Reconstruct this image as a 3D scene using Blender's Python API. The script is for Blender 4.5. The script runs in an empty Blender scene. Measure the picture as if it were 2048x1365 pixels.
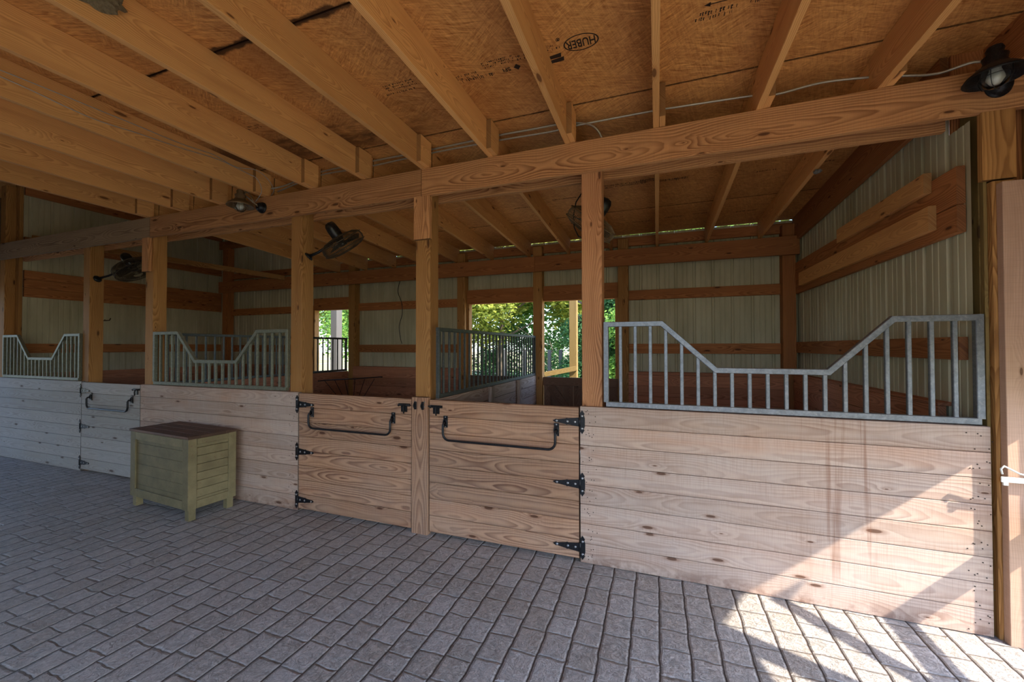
import bpy, bmesh, math, random
from mathutils import Vector, Matrix
random.seed(7)
S = bpy.context.scene
COL = S.collection

# ------------------------------------------------------------------ camera, world, sun, exposure
YAW, PITCH, ROLL = math.radians(19.93), math.radians(0.80), math.radians(-0.07)
fw = Vector((-math.sin(YAW)*math.cos(PITCH), math.cos(YAW)*math.cos(PITCH), math.sin(PITCH)))
rt = Vector((math.cos(YAW), math.sin(YAW), 0)); up = rt.cross(fw)
rt2 = rt*math.cos(ROLL)+up*math.sin(ROLL); up2 = up*math.cos(ROLL)-rt*math.sin(ROLL)
cam_d = bpy.data.cameras.new('camera'); cam = bpy.data.objects.new('camera', cam_d); COL.objects.link(cam)
M = Matrix((( rt2.x, up2.x, -fw.x, 0), (rt2.y, up2.y, -fw.y, -2.8764), (rt2.z, up2.z, -fw.z, 1.548), (0,0,0,1)))
cam.matrix_world = M
cam_d.sensor_width = 36; cam_d.lens = 799.4/2048*36; cam_d.clip_start = .05; cam_d.clip_end = 400
S.camera = cam
S.view_settings.view_transform = 'Standard'; S.view_settings.look = 'None'
S.view_settings.gamma = 1; S.view_settings.use_curve_mapping = False
S.view_settings.exposure = 1.55

SUN_DIR = Vector((-1, .40, -1.05)).normalized()
W = bpy.data.worlds.new('sky'); S.world = W; W.use_nodes = True
wn = W.node_tree.nodes; wl = W.node_tree.links
sky = wn.new('ShaderNodeTexSky'); sky.sky_type = 'NISHITA'; sky.sun_disc = False
sky.sun_elevation = math.asin(-SUN_DIR.z); sky.sun_rotation = math.atan2(-SUN_DIR.x, -SUN_DIR.y)
sky.air_density = 1.0; sky.dust_density = 1.0; sky.ozone_density = 1.0
tint = wn.new('ShaderNodeMix'); tint.data_type = 'RGBA'; tint.blend_type = 'MULTIPLY'; tint.inputs[0].default_value = 1
tint.inputs[7].default_value = (.88, .97, 1.12, 1); wl.new(sky.outputs[0], tint.inputs[6])
wl.new(tint.outputs[2], wn['Background'].inputs[0]); wn['Background'].inputs[1].default_value = .30
sun_d = bpy.data.lights.new('sun', 'SUN'); sun_d.energy = 4.4; sun_d.angle = math.radians(.9); sun_d.color = (1, .93, .82)
sun = bpy.data.objects.new('sun', sun_d); COL.objects.link(sun)
sun.rotation_euler = SUN_DIR.to_track_quat('-Z', 'Y').to_euler(); sun.location = (12, -6, 12)

# ------------------------------------------------------------------ object helpers
def tag(o, label=None, cat=None, group=None, kind=None):
    if label: o['label'] = label
    if cat: o['category'] = cat
    if group: o['group'] = group
    if kind: o['kind'] = kind
    return o
def empty(name, loc=(0,0,0), rz=0, label=None, cat=None, group=None, kind=None):
    o = bpy.data.objects.new(name, None); o.empty_display_size = .1; COL.objects.link(o)
    o.location = loc; o.rotation_euler = (0,0,rz)
    return tag(o, label, cat, group, kind)
def copy_tree(o, parent=None):
    c = o.copy(); COL.objects.link(c); c.parent = parent
    for ch in list(o.children): copy_tree(ch, c)
    return c

class MB:
    """collects shapes; build() links them as ONE mesh object with metre-scaled UVs along the grain"""
    def __init__(s): s.v=[]; s.f=[]; s.uv=[]; s.tone=[]; s.mi=[]; s.sm=[]
    def face(s, idx, uvs, tone=1., mi=0, sm=False):
        s.f.append(idx); s.uv.append(uvs); s.tone.append(tone); s.mi.append(mi); s.sm.append(sm)
    def prism(s, a, b, Wd, prof, tone=None, ru=None, mi=0, sm=False, vs=1., ext=None):
        a=Vector(a); b=Vector(b); L=(b-a); ln=L.length; L.normalize()
        Wd=Vector(Wd); Wd=(Wd-L*Wd.dot(L)).normalized(); T=L.cross(Wd)
        if tone is None: tone=random.uniform(.86,1.12)
        if ru is None: ru=random.uniform(0,400)
        rv=random.uniform(-.03,.03)
        n=len(prof); base=len(s.v)
        for e,(p,k) in enumerate(((a,0),(b,1))):
            for (w,t) in prof: s.v.append(p+Wd*w+T*t)
        per=[0]
        for i in range(n): 
            w0,t0=prof[i]; w1,t1=prof[(i+1)%n]; per.append(per[-1]+math.hypot(w1-w0,t1-t0))
        off=prof[0][0]
        for i in range(n):
            j=(i+1)%n
            v0=prof[i][0]+prof[i][1]+rv; v1=prof[j][0]+prof[j][1]+rv
            s.face([base+i,base+j,base+n+j,base+n+i],[(ru,v0),(ru,v1),(ru+ln,v1),(ru+ln,v0)],tone,mi,sm)
        cap=[(ru+w*.05,t*1.2+w+rv) for w,t in prof]
        s.face([base+i for i in reversed(range(n))],[cap[i] for i in reversed(range(n))],tone*.42,mi)
        s.face([base+n+i for i in range(n)],[cap[i] for i in range(n)],tone*.42,mi)
    def board(s, a, b, Wd, w, t, c=.002, **k):
        h=w/2; q=t/2
        prof=[(-h+c,-q),(h-c,-q),(h,-q+c),(h,q-c),(h-c,q),(-h+c,q),(-h,q-c),(-h,-q+c)]
        s.prism(a,b,Wd,prof,**k)
    def box(s, lo, hi, c=.002, g=None, **k):
        """axis aligned member, grain along axis g (default the longest)"""
        lo=Vector(lo); hi=Vector(hi); d=hi-lo; ce=(lo+hi)/2
        if g is None: g=max(range(3),key=lambda i:d[i])
        o=[i for i in range(3) if i!=g]
        wi=max(o,key=lambda i:d[i]); ti=[i for i in o if i!=wi][0]
        a=ce.copy(); b=ce.copy(); a[g]=lo[g]; b[g]=hi[g]
        wd=Vector((0,0,0)); wd[wi]=1
        s.board(a,b,wd,d[wi],d[ti],min(c,d[ti]*.3),**k)
    def tube(s, pts, r, n=8, mi=0, closed=False, tone=1., rot=0.):
        pts=[Vector(p) for p in pts]; m=len(pts); base=len(s.v); N=None; u=0; us=[]
        for i,p in enumerate(pts):
            if closed: t=(pts[(i+1)%m]-pts[i-1])
            else: t=(pts[min(i+1,m-1)]-pts[max(i-1,0)])
            t.normalize()
            if N is None:
                N=Vector((0,0,1)) if abs(t.z)<.9 else Vector((1,0,0))
            N=(N-t*N.dot(t)).normalized(); B=t.cross(N)
            rr=r[i] if isinstance(r,(list,tuple)) else r
            for k in range(n):
                a=2*math.pi*k/n+rot; s.v.append(p+(N*math.cos(a)+B*math.sin(a))*rr)
            if i: u+=(pts[i]-pts[i-1]).length
            us.append(u)
        rng=m if closed else m-1
        for i in range(rng):
            j=(i+1)%m
            for k in range(n):
                l=(k+1)%n
                s.face([base+i*n+k,base+i*n+l,base+j*n+l,base+j*n+k],[(us[i],k/n*.1),(us[i],(k+1)/n*.1),(us[j],(k+1)/n*.1),(us[j],k/n*.1)],tone,mi,n>5)
        if not closed:
            s.face([base+k for k in reversed(range(n))],[(0,0)]*n,tone,mi); s.face([base+(m-1)*n+k for k in range(n)],[(0,0)]*n,tone,mi)
    def lathe(s, origin, axis, prof, n=24, mi=0, tone=1., cap=True):
        """prof: list of (radius, distance along axis)"""
        o=Vector(origin); A=Vector(axis).normalized(); X=A.orthogonal().normalized(); Y=A.cross(X); base=len(s.v)
        for r,h in prof:
            for k in range(n):
                a=2*math.pi*k/n; s.v.append(o+A*h+(X*math.cos(a)+Y*math.sin(a))*max(r,1e-4))
        for i in range(len(prof)-1):
            for k in range(n):
                l=(k+1)%n
                s.face([base+i*n+k,base+i*n+l,base+(i+1)*n+l,base+(i+1)*n+k],[(k/n,prof[i][1]),((k+1)/n,prof[i][1]),((k+1)/n,prof[i+1][1]),(k/n,prof[i+1][1])],tone,mi,True)
        if cap:
            s.face([base+k for k in reversed(range(n))],[(0,0)]*n,tone,mi); m=len(prof)-1
            s.face([base+m*n+k for k in range(n)],[(0,0)]*n,tone,mi)
    def plate(s, origin, X, Y, poly, t, mi=0, tone=1.):
        """flat polygon in the X,Y plane at origin, thickness t along X x Y"""
        o=Vector(origin); X=Vector(X); Y=Vector(Y); Z=X.cross(Y).normalized(); n=len(poly); base=len(s.v)
        for h in (0,t):
            for (a,b) in poly: s.v.append(o+X*a+Y*b+Z*h)
        s.face([base+i for i in reversed(range(n))],[poly[i] for i in reversed(range(n))],tone,mi)
        s.face([base+n+i for i in range(n)],list(poly),tone,mi)
        for i in range(n):
            j=(i+1)%n; s.face([base+i,base+j,base+n+j,base+n+i],[poly[i],poly[j],poly[j],poly[i]],tone,mi)
    def quad(s, p, uv=None, tone=1., mi=0):
        base=len(s.v); s.v+= [Vector(q) for q in p]; s.face(list(range(base,base+len(p))),uv or [(0,0)]*len(p),tone,mi)
    def build(s, name, mats, parent=None, label=None, cat=None, group=None, kind=None, fix=True):
        me=bpy.data.meshes.new(name); me.from_pydata([tuple(v) for v in s.v],[],s.f)
        uvl=me.uv_layers.new(name='UVMap'); flat=[c for f in s.uv for p in f for c in p]
        uvl.data.foreach_set('uv',flat)
        at=me.attributes.new('tone','FLOAT','FACE'); at.data.foreach_set('value',s.tone)
        me.polygons.foreach_set('material_index',s.mi); me.polygons.foreach_set('use_smooth',s.sm)
        for m in (mats if isinstance(mats,(list,tuple)) else [mats]): me.materials.append(m)
        if fix:
            bm=bmesh.new(); bm.from_mesh(me); bmesh.ops.recalc_face_normals(bm,faces=bm.faces); bm.to_mesh(me); bm.free()
        me.update()
        o=bpy.data.objects.new(name,me); COL.objects.link(o); o.parent=parent
        return tag(o,label,cat,group,kind)

# ------------------------------------------------------------------ materials
def srgb(r,g,b):
    f=lambda c:(c/255/12.92 if c/255<=.04045 else ((c/255+.055)/1.055)**2.4)
    return (f(r),f(g),f(b),1)
class NT:
    def __init__(s,name):
        s.m=bpy.data.materials.new(name); s.m.use_nodes=True; s.t=s.m.node_tree; s.n=s.t.nodes; s.b=s.n['Principled BSDF']
    def new(s,typ,ins={},**props):
        x=s.n.new(typ)
        for k,v in props.items(): setattr(x,k,v)
        for k,v in ins.items(): s.set(x.inputs[k],v)
        return x
    def set(s,sock,v):
        if isinstance(v,bpy.types.NodeSocket): s.t.links.new(v,sock)
        else: sock.default_value=v
    def math(s,op,a,b=0.,c=None,clamp=False):
        x=s.new('ShaderNodeMath',{0:a,1:b},operation=op,use_clamp=clamp)
        if c is not None: s.set(x.inputs[2],c)
        return x.outputs[0]
    def mix(s,f,a,b,mode='MIX'):
        x=s.new('ShaderNodeMix',{'Factor':f},data_type='RGBA',blend_type=mode)
        s.set(x.inputs[6],a); s.set(x.inputs[7],b); return x.outputs[2]
    def comb(s,x,y,z=0.): return s.new('ShaderNodeCombineXYZ',{0:x,1:y,2:z}).outputs[0]
    def sep(s,v): return s.new('ShaderNodeSeparateXYZ',{0:v}).outputs
    def noise(s,vec,scale=1.,detail=2.,rough=.5,dist=0.):
        return s.new('ShaderNodeTexNoise',{'Vector':vec,'Scale':scale,'Detail':detail,'Roughness':rough,'Distortion':dist}).outputs[0]
    def ramp(s,f,lo,hi,clamp=True):
        x=s.new('ShaderNodeMapRange',{'Value':f,'From Min':lo,'From Max':hi},clamp=clamp); return x.outputs[0]
    def tone(s): return s.new('ShaderNodeAttribute',attribute_name='tone').outputs['Fac']
    def pos(s): return s.new('ShaderNodeTexCoord').outputs['Object']
    def world(s): return s.new('ShaderNodeNewGeometry').outputs['Position']
    def bump(s,h,strength=.3,dist=.002):
        x=s.new('ShaderNodeBump',{'Height':h,'Strength':strength,'Distance':dist}); s.set(s.b.inputs['Normal'],x.outputs[0])
    def out(s,col,rough=.7,metal=0.,spec=.3):
        s.set(s.b.inputs['Base Color'],col); s.set(s.b.inputs['Roughness'],rough); s.set(s.b.inputs['Metallic'],metal)
        s.b.inputs['Specular IOR Level'].default_value=spec; return s.m

def wood(name,light,dark,ring=.75,knot=1.,saw=.0,patina=None,pat=.4,stain=False,spacing=.0085,red=None,rough=.72):
    g=NT(name); uv=g.new('ShaderNodeUVMap').outputs[0]; x=g.sep(uv); u,v=x[0],x[1]
    # heart line wandering: gives straight grain and cathedral arches
    d=g.math('MULTIPLY',g.ramp(g.noise(g.comb(g.math('MULTIPLY',u,1.15),0.,0.),1.,1.),.25,.75,False),.10)
    wob=g.math('MULTIPLY',g.math('SUBTRACT',g.noise(g.comb(g.math('MULTIPLY',u,3.),g.math('MULTIPLY',v,11.),0.),1.,2.),.5),.022)
    # knots
    kv=g.comb(g.math('MULTIPLY',u,2.3),g.math('MULTIPLY',v,8.),0.)
    vo=g.new('ShaderNodeTexVoronoi',{'Vector':kv,'Scale':1.,'Randomness':1.},voronoi_dimensions='2D')
    kd=vo.outputs['Distance']; kc=g.sep(vo.outputs['Color'])
    has=g.math('GREATER_THAN',kc[0],.72)
    near=g.math('MULTIPLY',has,g.math('POWER',2.718,g.math('MULTIPLY',kd,-6.)))
    r=g.math('SQRT',g.math('ADD',g.math('MULTIPLY',v,v),g.math('MULTIPLY',d,d)))
    r=g.math('ADD',g.math('ADD',r,wob),g.math('MULTIPLY',near,.045*knot))
    fine=g.noise(g.comb(g.math('MULTIPLY',u,5.),g.math('MULTIPLY',v,260.),0.),1.,2.)
    r=g.math('ADD',r,g.math('MULTIPLY',g.math('SUBTRACT',fine,.5),.0022))
    fr=g.math('FRACT',g.math('DIVIDE',r,spacing))
    band=g.math('MULTIPLY',g.ramp(fr,.25,.85),g.ramp(fr,1.0,.9))
    mod=g.ramp(g.noise(g.comb(g.math('MULTIPLY',u,1.1),g.math('MULTIPLY',v,9.),3.),1.,2.),.3,.75)
    band=g.math('MULTIPLY',band,g.math('MULTIPLY_ADD',mod,.75,.3))
    band=g.math('MULTIPLY',band,ring)
    col=g.mix(band,light,dark)
    blot=g.noise(g.comb(g.math('MULTIPLY',u,2.),g.math('MULTIPLY',v,14.),7.),1.,3.)
    col=g.mix(g.math('MULTIPLY',g.ramp(blot,.5,.8),.35),col,dark)
    if red:
        rr=g.noise(g.comb(g.math('MULTIPLY',u,1.2),g.math('MULTIPLY',v,6.),11.),1.,2.)
        col=g.mix(g.math('MULTIPLY',g.ramp(rr,.5,.75),.5),col,red)
    col=g.mix(g.math('MULTIPLY',g.ramp(fine,.35,.75),.18),col,dark)
    if patina:
        w=g.world(); pn=g.noise(w,1.6,4.,.6); pn2=g.noise(g.comb(g.math('MULTIPLY',u,1.5),g.math('MULTIPLY',v,20.),5.),1.,2.)
        f=g.math('MULTIPLY',g.ramp(g.math('ADD',g.math('MULTIPLY',pn,.7),g.math('MULTIPLY',pn2,.3)),.3,.65),pat)
        col=g.mix(f,col,patina)
    if knot:
        size=g.math('MULTIPLY_ADD',kc[1],.085,.018)
        kk=g.math('MULTIPLY',has,g.ramp(kd,size,g.math('MULTIPLY',size,.75)))
        kk2=g.math('MULTIPLY',has,g.ramp(kd,g.math('MULTIPLY',size,1.9),g.math('MULTIPLY',size,.9)))
        dk=g.mix(.7,dark,(.035,.014,.006,1))
        col=g.mix(g.math('MULTIPLY',kk2,.5),col,dark)
        col=g.mix(g.math('MULTIPLY',kk,.85),col,dk)
    h=g.math('ADD',g.math('MULTIPLY',band,-.6),g.math('MULTIPLY',fine,.5))
    if saw:
        sw=g.noise(g.comb(g.math('MULTIPLY',u,230.),g.math('MULTIPLY',v,6.),0.),1.,2.)
        col=g.mix(g.math('MULTIPLY',g.ramp(sw,.45,.75),saw),col,dark); h=g.math('ADD',h,g.math('MULTIPLY',sw,.6))
    if stain:
        p=g.sep(g.world())
        # wear at the foot of the boards, splash marks and drip runs
        nb=g.noise(g.world(),7.,4.,.7)
        foot=g.math('MULTIPLY',g.ramp(p[2],.10,.0),g.ramp(nb,.42,.6))
        col=g.mix(g.math('MULTIPLY',foot,.7),col,srgb(95,55,35))
        dn=g.noise(g.comb(g.math('MULTIPLY',p[0],24.),g.math('MULTIPLY',p[2],.75),1.7),1.,3.,.6)
        mk=g.math('MULTIPLY',g.ramp(p[0],.80,.92),g.ramp(p[0],1.38,1.24))
        mk=g.math('MULTIPLY',mk,g.ramp(p[2],.12,.3))
        col=g.mix(g.math('MULTIPLY',g.math('MULTIPLY',g.ramp(dn,.52,.66),mk),.55),col,srgb(120,72,45))
        dn2=g.noise(g.comb(g.math('MULTIPLY',p[0],14.),g.math('MULTIPLY',p[2],.9),4.),1.,3.,.6)
        col=g.mix(g.math('MULTIPLY',g.ramp(dn2,.66,.72),.22),col,srgb(110,66,40))
    t=g.tone(); tc=g.comb(t,t,t)
    col=g.mix(1.,col,tc,'MULTIPLY')
    g.bump(h,.35,.0015)
    return g.out(col,rough,0,.25)

M_joist=wood('joist_pine',srgb(230,172,108),srgb(172,108,58),ring=.7,patina=None,spacing=.008)
M_joist2=wood('header_pine',srgb(206,150,100),srgb(126,78,46),ring=1.0,saw=.15,spacing=.014)
M_joist3=wood('weathered_header',srgb(160,134,104),srgb(98,72,50),ring=.9,saw=.15,spacing=.014)
M_post=wood('post_pine',srgb(184,134,78),srgb(120,76,36),ring=.85,spacing=.012)
M_postr=wood('reddish_post_pine',srgb(190,136,94),srgb(122,74,44),ring=.8,spacing=.012)
M_postg=wood('treated_post',srgb(136,112,66),srgb(88,66,34),ring=.5)
M_panel=wood('stall_front_pine',srgb(192,162,140),srgb(122,82,60),ring=.75,saw=.22,patina=srgb(186,172,162),pat=.6,stain=True,spacing=.013,red=srgb(190,138,104))
M_door=wood('stall_door_pine',srgb(186,142,108),srgb(104,62,40),ring=1.15,saw=.18,patina=srgb(160,140,124),pat=.4,spacing=.015,red=srgb(176,120,84))
M_panelL=wood('weathered_skylit_pine',srgb(180,172,162),srgb(124,108,96),ring=.6,saw=.2,patina=srgb(176,176,176),pat=.5,spacing=.013)  # weathered, with the pale skylight on the left boards also put into the colour
M_girt=wood('girt_pine',srgb(184,120,72),srgb(112,62,34),ring=.8,spacing=.012)
M_gate=wood('gate_brown_wood',srgb(128,96,76),srgb(78,52,38),ring=.6,saw=.2)
M_kick=wood('kickboard_wood',srgb(196,132,98),srgb(120,70,46),ring=.7,saw=.15,spacing=.012)
M_part=wood('partition_wood',srgb(176,152,134),srgb(116,86,66),ring=.9,saw=.2,spacing=.013)
M_greypost=wood('grey_post_wood',srgb(104,100,96),srgb(74,70,66),ring=.5,knot=0)
M_darkw=wood('dark_wall_wood',srgb(120,92,70),srgb(80,56,40),ring=.6)

def simple(name,c,rough=.6,metal=0.,var=.12,scale=20.,spec=.4,dust=None,bump=0.):
    g=NT(name); n=g.noise(g.pos(),scale,4.,.65)
    col=g.mix(g.ramp(n,.3,.7),tuple(x*(1-var) for x in c[:3])+(1,),tuple(min(1,x*(1+var)) for x in c[:3])+(1,))
    if dust:
        d=g.noise(g.pos(),scale*2.3,5.,.7); nz=g.sep(g.new('ShaderNodeNewGeometry').outputs['Normal'])[2]
        col=g.mix(g.math('MULTIPLY',g.math('ADD',g.ramp(d,.5,.72),g.ramp(nz,.3,.9)),.45,clamp=True),col,dust)
    if bump: g.bump(n,bump,.002)
    return g.out(col,rough,metal,spec)
M_galv=simple('galvanised_tube',srgb(112,115,121),.42,.55,.25,35,dust=srgb(165,160,155))
M_darkmetal=simple('dark_tube',srgb(70,74,72),.5,.3,.3,30,dust=srgb(120,120,112))
M_olivemetal=simple('dusty_tube',srgb(104,104,86),.55,.3,.25,30,dust=srgb(165,160,140))
M_iron=simple('black_iron',srgb(26,26,30),.42,.4,.3,60,dust=srgb(80,78,78))
M_bolt=simple('zinc_bolt',srgb(170,170,172),.35,.8,.1,60)
M_black=simple('black_plastic',srgb(18,18,18),.35,0,.2,20,dust=srgb(92,80,66))
M_guard=simple('fan_guard_wire',srgb(60,50,36),.6,.2,.3,50,dust=srgb(140,118,88))
M_guardp=simple('dusty_fan_guard_wire',srgb(112,92,66),.7,.1,.2,50)
M_bronze=simple('lamp_bronze',srgb(128,106,80),.45,.5,.2,30,dust=srgb(130,108,82))
M_cable=simple('armoured_cable',srgb(178,172,158),.4,.6,.1,80)
M_wire=simple('grey_wire',srgb(175,178,180),.4,.5,.1,80)
M_mud=simple('dried_mud',srgb(112,98,76),.95,0,.35,60,bump=1.)
M_mudo=simple('grey_nest_paper',srgb(120,118,112),.95,0,.35,60,bump=1.)
M_white=simple('white_painted_metal',srgb(215,218,212),.4,.1,.08,20)
M_rust=simple('rusty_hook',srgb(60,40,30),.8,.2,.2,60)
M_pink=wood('pink_jamb_wood',srgb(186,150,126),srgb(140,104,82),ring=.35,saw=.2)
M_nail=simple('nail_head',srgb(48,36,30),.7,.2)
M_ink=simple('black_ink',srgb(44,30,22),.9,0,.2)
M_seam=simple('dark_seam',srgb(40,24,14),.9)
M_bark=simple('tree_bark',srgb(92,80,66),.95,0,.3,12,bump=1.)

def siding_mat():
    g=NT('painted_siding'); w=g.world(); p=g.sep(w)
    n=g.noise(g.comb(g.math('MULTIPLY',p[0],5.),g.math('MULTIPLY',p[1],5.),g.math('MULTIPLY',p[2],1.2)),1.,4.,.6)
    col=g.mix(g.ramp(n,.35,.75),srgb(196,188,158),srgb(168,160,130))
    return g.out(col,.55,0.,.3)
M_siding=siding_mat()
def osb_mat():
    g=NT('strand_board'); w=g.world(); p=g.sep(w); u,v=p[0],p[1]
    def strands(ang,seed,sc):
        ca,sa=math.cos(ang),math.sin(ang)
        a=g.math('ADD',g.math('MULTIPLY',u,ca),g.math('MULTIPLY',v,sa)); b=g.math('SUBTRACT',g.math('MULTIPLY',v,ca),g.math('MULTIPLY',u,sa))
        return g.noise(g.comb(g.math('MULTIPLY',a,9*sc),g.math('MULTIPLY',b,70*sc),seed),1.,3.,.6,1.2)
    a=strands(.35,0.,1.); b=strands(-.6,5.,1.2); c=strands(1.3,9.,.9)
    k=g.noise(w,5.,2.)
    m=g.math('ADD',g.math('MULTIPLY',a,g.ramp(k,.35,.6)),g.math('MULTIPLY',b,g.ramp(k,.6,.35)))
    m=g.math('ADD',g.math('MULTIPLY',m,.7),g.math('MULTIPLY',c,.3))
    col=g.mix(g.ramp(m,.35,.68),srgb(160,98,48),srgb(240,176,104))
    big=g.noise(w,1.3,4.,.65)
    col=g.mix(g.math('MULTIPLY',g.ramp(big,.5,.75),.55),col,srgb(150,84,36))
    wet=g.noise(g.comb(g.math('MULTIPLY',u,1.2),g.math('MULTIPLY',v,3.),2.),1.,5.,.7)
    # a water stain spreading from the board joint over the left part of the aisle
    near=g.math('MULTIPLY',g.ramp(u,-1.35,-1.9),g.ramp(g.math('ABSOLUTE',g.math('ADD',v,.30)),.36,.12))
    col=g.mix(g.math('MULTIPLY',g.math('MULTIPLY',g.ramp(wet,.36,.54),near),.85),col,srgb(66,30,12))
    sn=g.noise(w,16.,4.,.65)
    for k,sv in enumerate((-2.51,-1.29,-.06,1.08,2.08)):
        dv=g.math('ABSOLUTE',g.math('SUBTRACT',v,sv))
        e=g.ramp(g.math('ADD',dv,g.math('MULTIPLY',g.math('SUBTRACT',sn,.5),.012)),.012,.004)
        col=g.mix(g.math('MULTIPLY',e,.85),col,srgb(52,30,16))
    dv=g.math('ABSOLUTE',g.math('SUBTRACT',g.math('SUBTRACT',v,-1.29),g.math('MULTIPLY',g.math('SUBTRACT',g.noise(g.comb(g.math('MULTIPLY',u,5.),0.,0.),1.,3.),.5),.05)))
    wd=g.math('MULTIPLY',g.ramp(g.noise(g.comb(g.math('MULTIPLY',u,2.6),4.,0.),1.,3.,.6),.40,.62),.045)
    e=g.math('MULTIPLY',g.ramp(g.math('SUBTRACT',g.math('ADD',dv,g.math('MULTIPLY',g.math('SUBTRACT',sn,.5),.03)),wd),.008,-.006),g.ramp(u,-.9,-1.6))
    col=g.mix(g.math('MULTIPLY',e,.9),col,srgb(42,22,12))
    g.bump(m,.5,.002)
    t=g.tone(); col=g.mix(1.,col,g.comb(t,t,t),'MULTIPLY')
    return g.out(col,.6,0,.35)
M_osb=osb_mat()
def floor_mat():
    g=NT('stamped_concrete'); w=g.world(); p=g.sep(w)
    dn=g.math('MULTIPLY',g.math('SUBTRACT',g.noise(w,9.,3.),.5),.020); dn2=g.math('MULTIPLY',g.math('SUBTRACT',g.noise(g.comb(p[1],p[0],5.),11.,3.),.5),.026)
    x=g.math('ADD',p[0],dn); y=g.math('ADD',p[1],dn2)
    RW=.1445
    xs=g.math('DIVIDE',g.math('ADD',x,50*RW-.003),RW); row=g.math('FLOOR',xs); fx=g.math('FRACT',xs)
    rnd=g.new('ShaderNodeTexWhiteNoise',{'W':row},noise_dimensions='1D').outputs[0]
    ys=g.math('DIVIDE',g.math('ADD',g.math('ADD',y,40.),g.math('MULTIPLY',rnd,.9)),.168)
    ln=g.noise(g.comb(g.math('MULTIPLY',ys,.35),g.math('MULTIPLY',row,3.7),0.),1.,0.)
    ys=g.math('ADD',ys,g.math('MULTIPLY',ln,1.3)); cell=g.math('FLOOR',ys); fy=g.math('FRACT',ys)
    ex=g.math('MULTIPLY',g.math('MINIMUM',fx,g.math('SUBTRACT',1.,fx)),RW)
    ey=g.math('MULTIPLY',g.math('MINIMUM',fy,g.math('SUBTRACT',1.,fy)),.17)
    jx=g.ramp(ex,.0058,.0034); jy=g.ramp(ey,.0035,.0012)
    sh=g.math('MINIMUM',g.ramp(ex,.0,.014),g.ramp(ey,0.,.010))
    cr=g.new('ShaderNodeTexWhiteNoise',{'Vector':g.comb(row,cell,0.)},noise_dimensions='3D').outputs[0]
    n1=g.noise(w,26.,6.,.7,.6); n2=g.noise(w,4.,4.,.6); n3=g.noise(w,120.,3.,.6)
    col=g.mix(g.ramp(n1,.35,.7),srgb(148,140,132),srgb(202,193,184))
    col=g.mix(g.math('MULTIPLY',g.ramp(n2,.42,.7),.5),col,srgb(172,154,136))
    col=g.mix(g.math('MULTIPLY',cr,.35),col,srgb(212,206,202))
    col=g.mix(g.math('MULTIPLY',g.ramp(n3,.5,.75),.25),col,srgb(96,86,78))
    vein=g.noise(w,14.,5.,.75,2.5); crack=g.ramp(g.math('ABSOLUTE',g.math('SUBTRACT',vein,.5)),.02,.0)
    col=g.mix(g.math('MULTIPLY',crack,.35),col,srgb(92,80,70))
    col=g.mix(g.math('MULTIPLY',jy,.6),col,srgb(86,72,62)); col=g.mix(g.math('MULTIPLY',jx,.92),col,srgb(60,40,28))
    h=g.math('ADD',g.math('MULTIPLY',sh,1.2),g.math('ADD',g.math('MULTIPLY',n1,1.1),g.math('MULTIPLY',crack,-.25)))
    g.bump(h,1.,.010)
    return g.out(col,.62,0,.4)
M_floor=floor_mat()
def chest_mat(name,c1,c2,c3,wear):
    g=NT(name); w=g.pos(); n=g.noise(w,6.,5.,.7); n2=g.noise(w,30.,5.,.75)
    col=g.mix(g.ramp(n,.35,.7),c1,c2); col=g.mix(g.math('MULTIPLY',g.ramp(n2,wear,wear+.06),.85),col,c3)
    t=g.tone(); col=g.mix(1.,col,g.comb(t,t,t),'MULTIPLY'); g.bump(n2,.3,.002)
    return g.out(col,.6,0,.35)
M_chest=chest_mat('olive_paint',srgb(124,112,80),srgb(100,90,62),srgb(104,84,60),.60)
M_lid=chest_mat('worn_brown_lid',srgb(116,84,64),srgb(84,60,46),srgb(140,118,100),.62)
def ground_mat():
    g=NT('leaf_strewn_ground'); w=g.world(); n=g.noise(w,3.,6.,.7); n2=g.noise(w,.35,3.)
    col=g.mix(g.ramp(n,.35,.65),srgb(128,110,88),srgb(164,146,124)); col=g.mix(g.ramp(n2,.45,.6),col,srgb(120,132,70))
    return g.out(col,.95,0,.1)
M_ground=ground_mat()
def leaf_mat(name,a,b,c=None):
    g=NT(name); t=g.tone(); col=g.mix(g.ramp(t,.6,1.3),a,b)
    if c: 
        n=g.noise(g.world(),.9,2.); col=g.mix(g.ramp(n,.5,.65),col,c)
    m=g.out(col,.5,0,.3)
    tr=g.new('ShaderNodeBsdfTranslucent',{'Color':col}); mx=g.new('ShaderNodeMixShader',{0:.4}); 
    g.t.links.new(g.b.outputs[0],mx.inputs[1]); g.t.links.new(tr.outputs[0],mx.inputs[2])
    g.t.links.new(mx.outputs[0],g.n['Material Output'].inputs[0]); return m
M_leafA=leaf_mat('yellow_green_leaves',srgb(104,124,46),srgb(186,190,86))
M_leafB=leaf_mat('deep_green_leaves',srgb(40,84,44),srgb(96,140,84))
M_leafC=leaf_mat('bright_green_leaves',srgb(70,120,46),srgb(160,196,92))
g=NT('clear_glass'); g.b.inputs['Transmission Weight'].default_value=1.; g.b.inputs['IOR'].default_value=1.45; M_glass=g.out((.95,.95,.9,1),.06,0,.5)

# ------------------------------------------------------------------ setting: floor, ground, ceiling, walls
XR=1.64; XL=-8.75; YB=3.02; ZH=2.81; ZT=3.04; ZO=3.275
m=MB(); m.box((-14,-6.5,-.12),(1.98,3.08,0),tone=1.); m.build('floor',M_floor,kind='structure')
m=MB(); m.quad([(-90,-60,-.06),(60,-60,-.06),(60,110,-.06),(-90,110,-.06)])
m.build('ground',M_ground,kind='structure')

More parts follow.
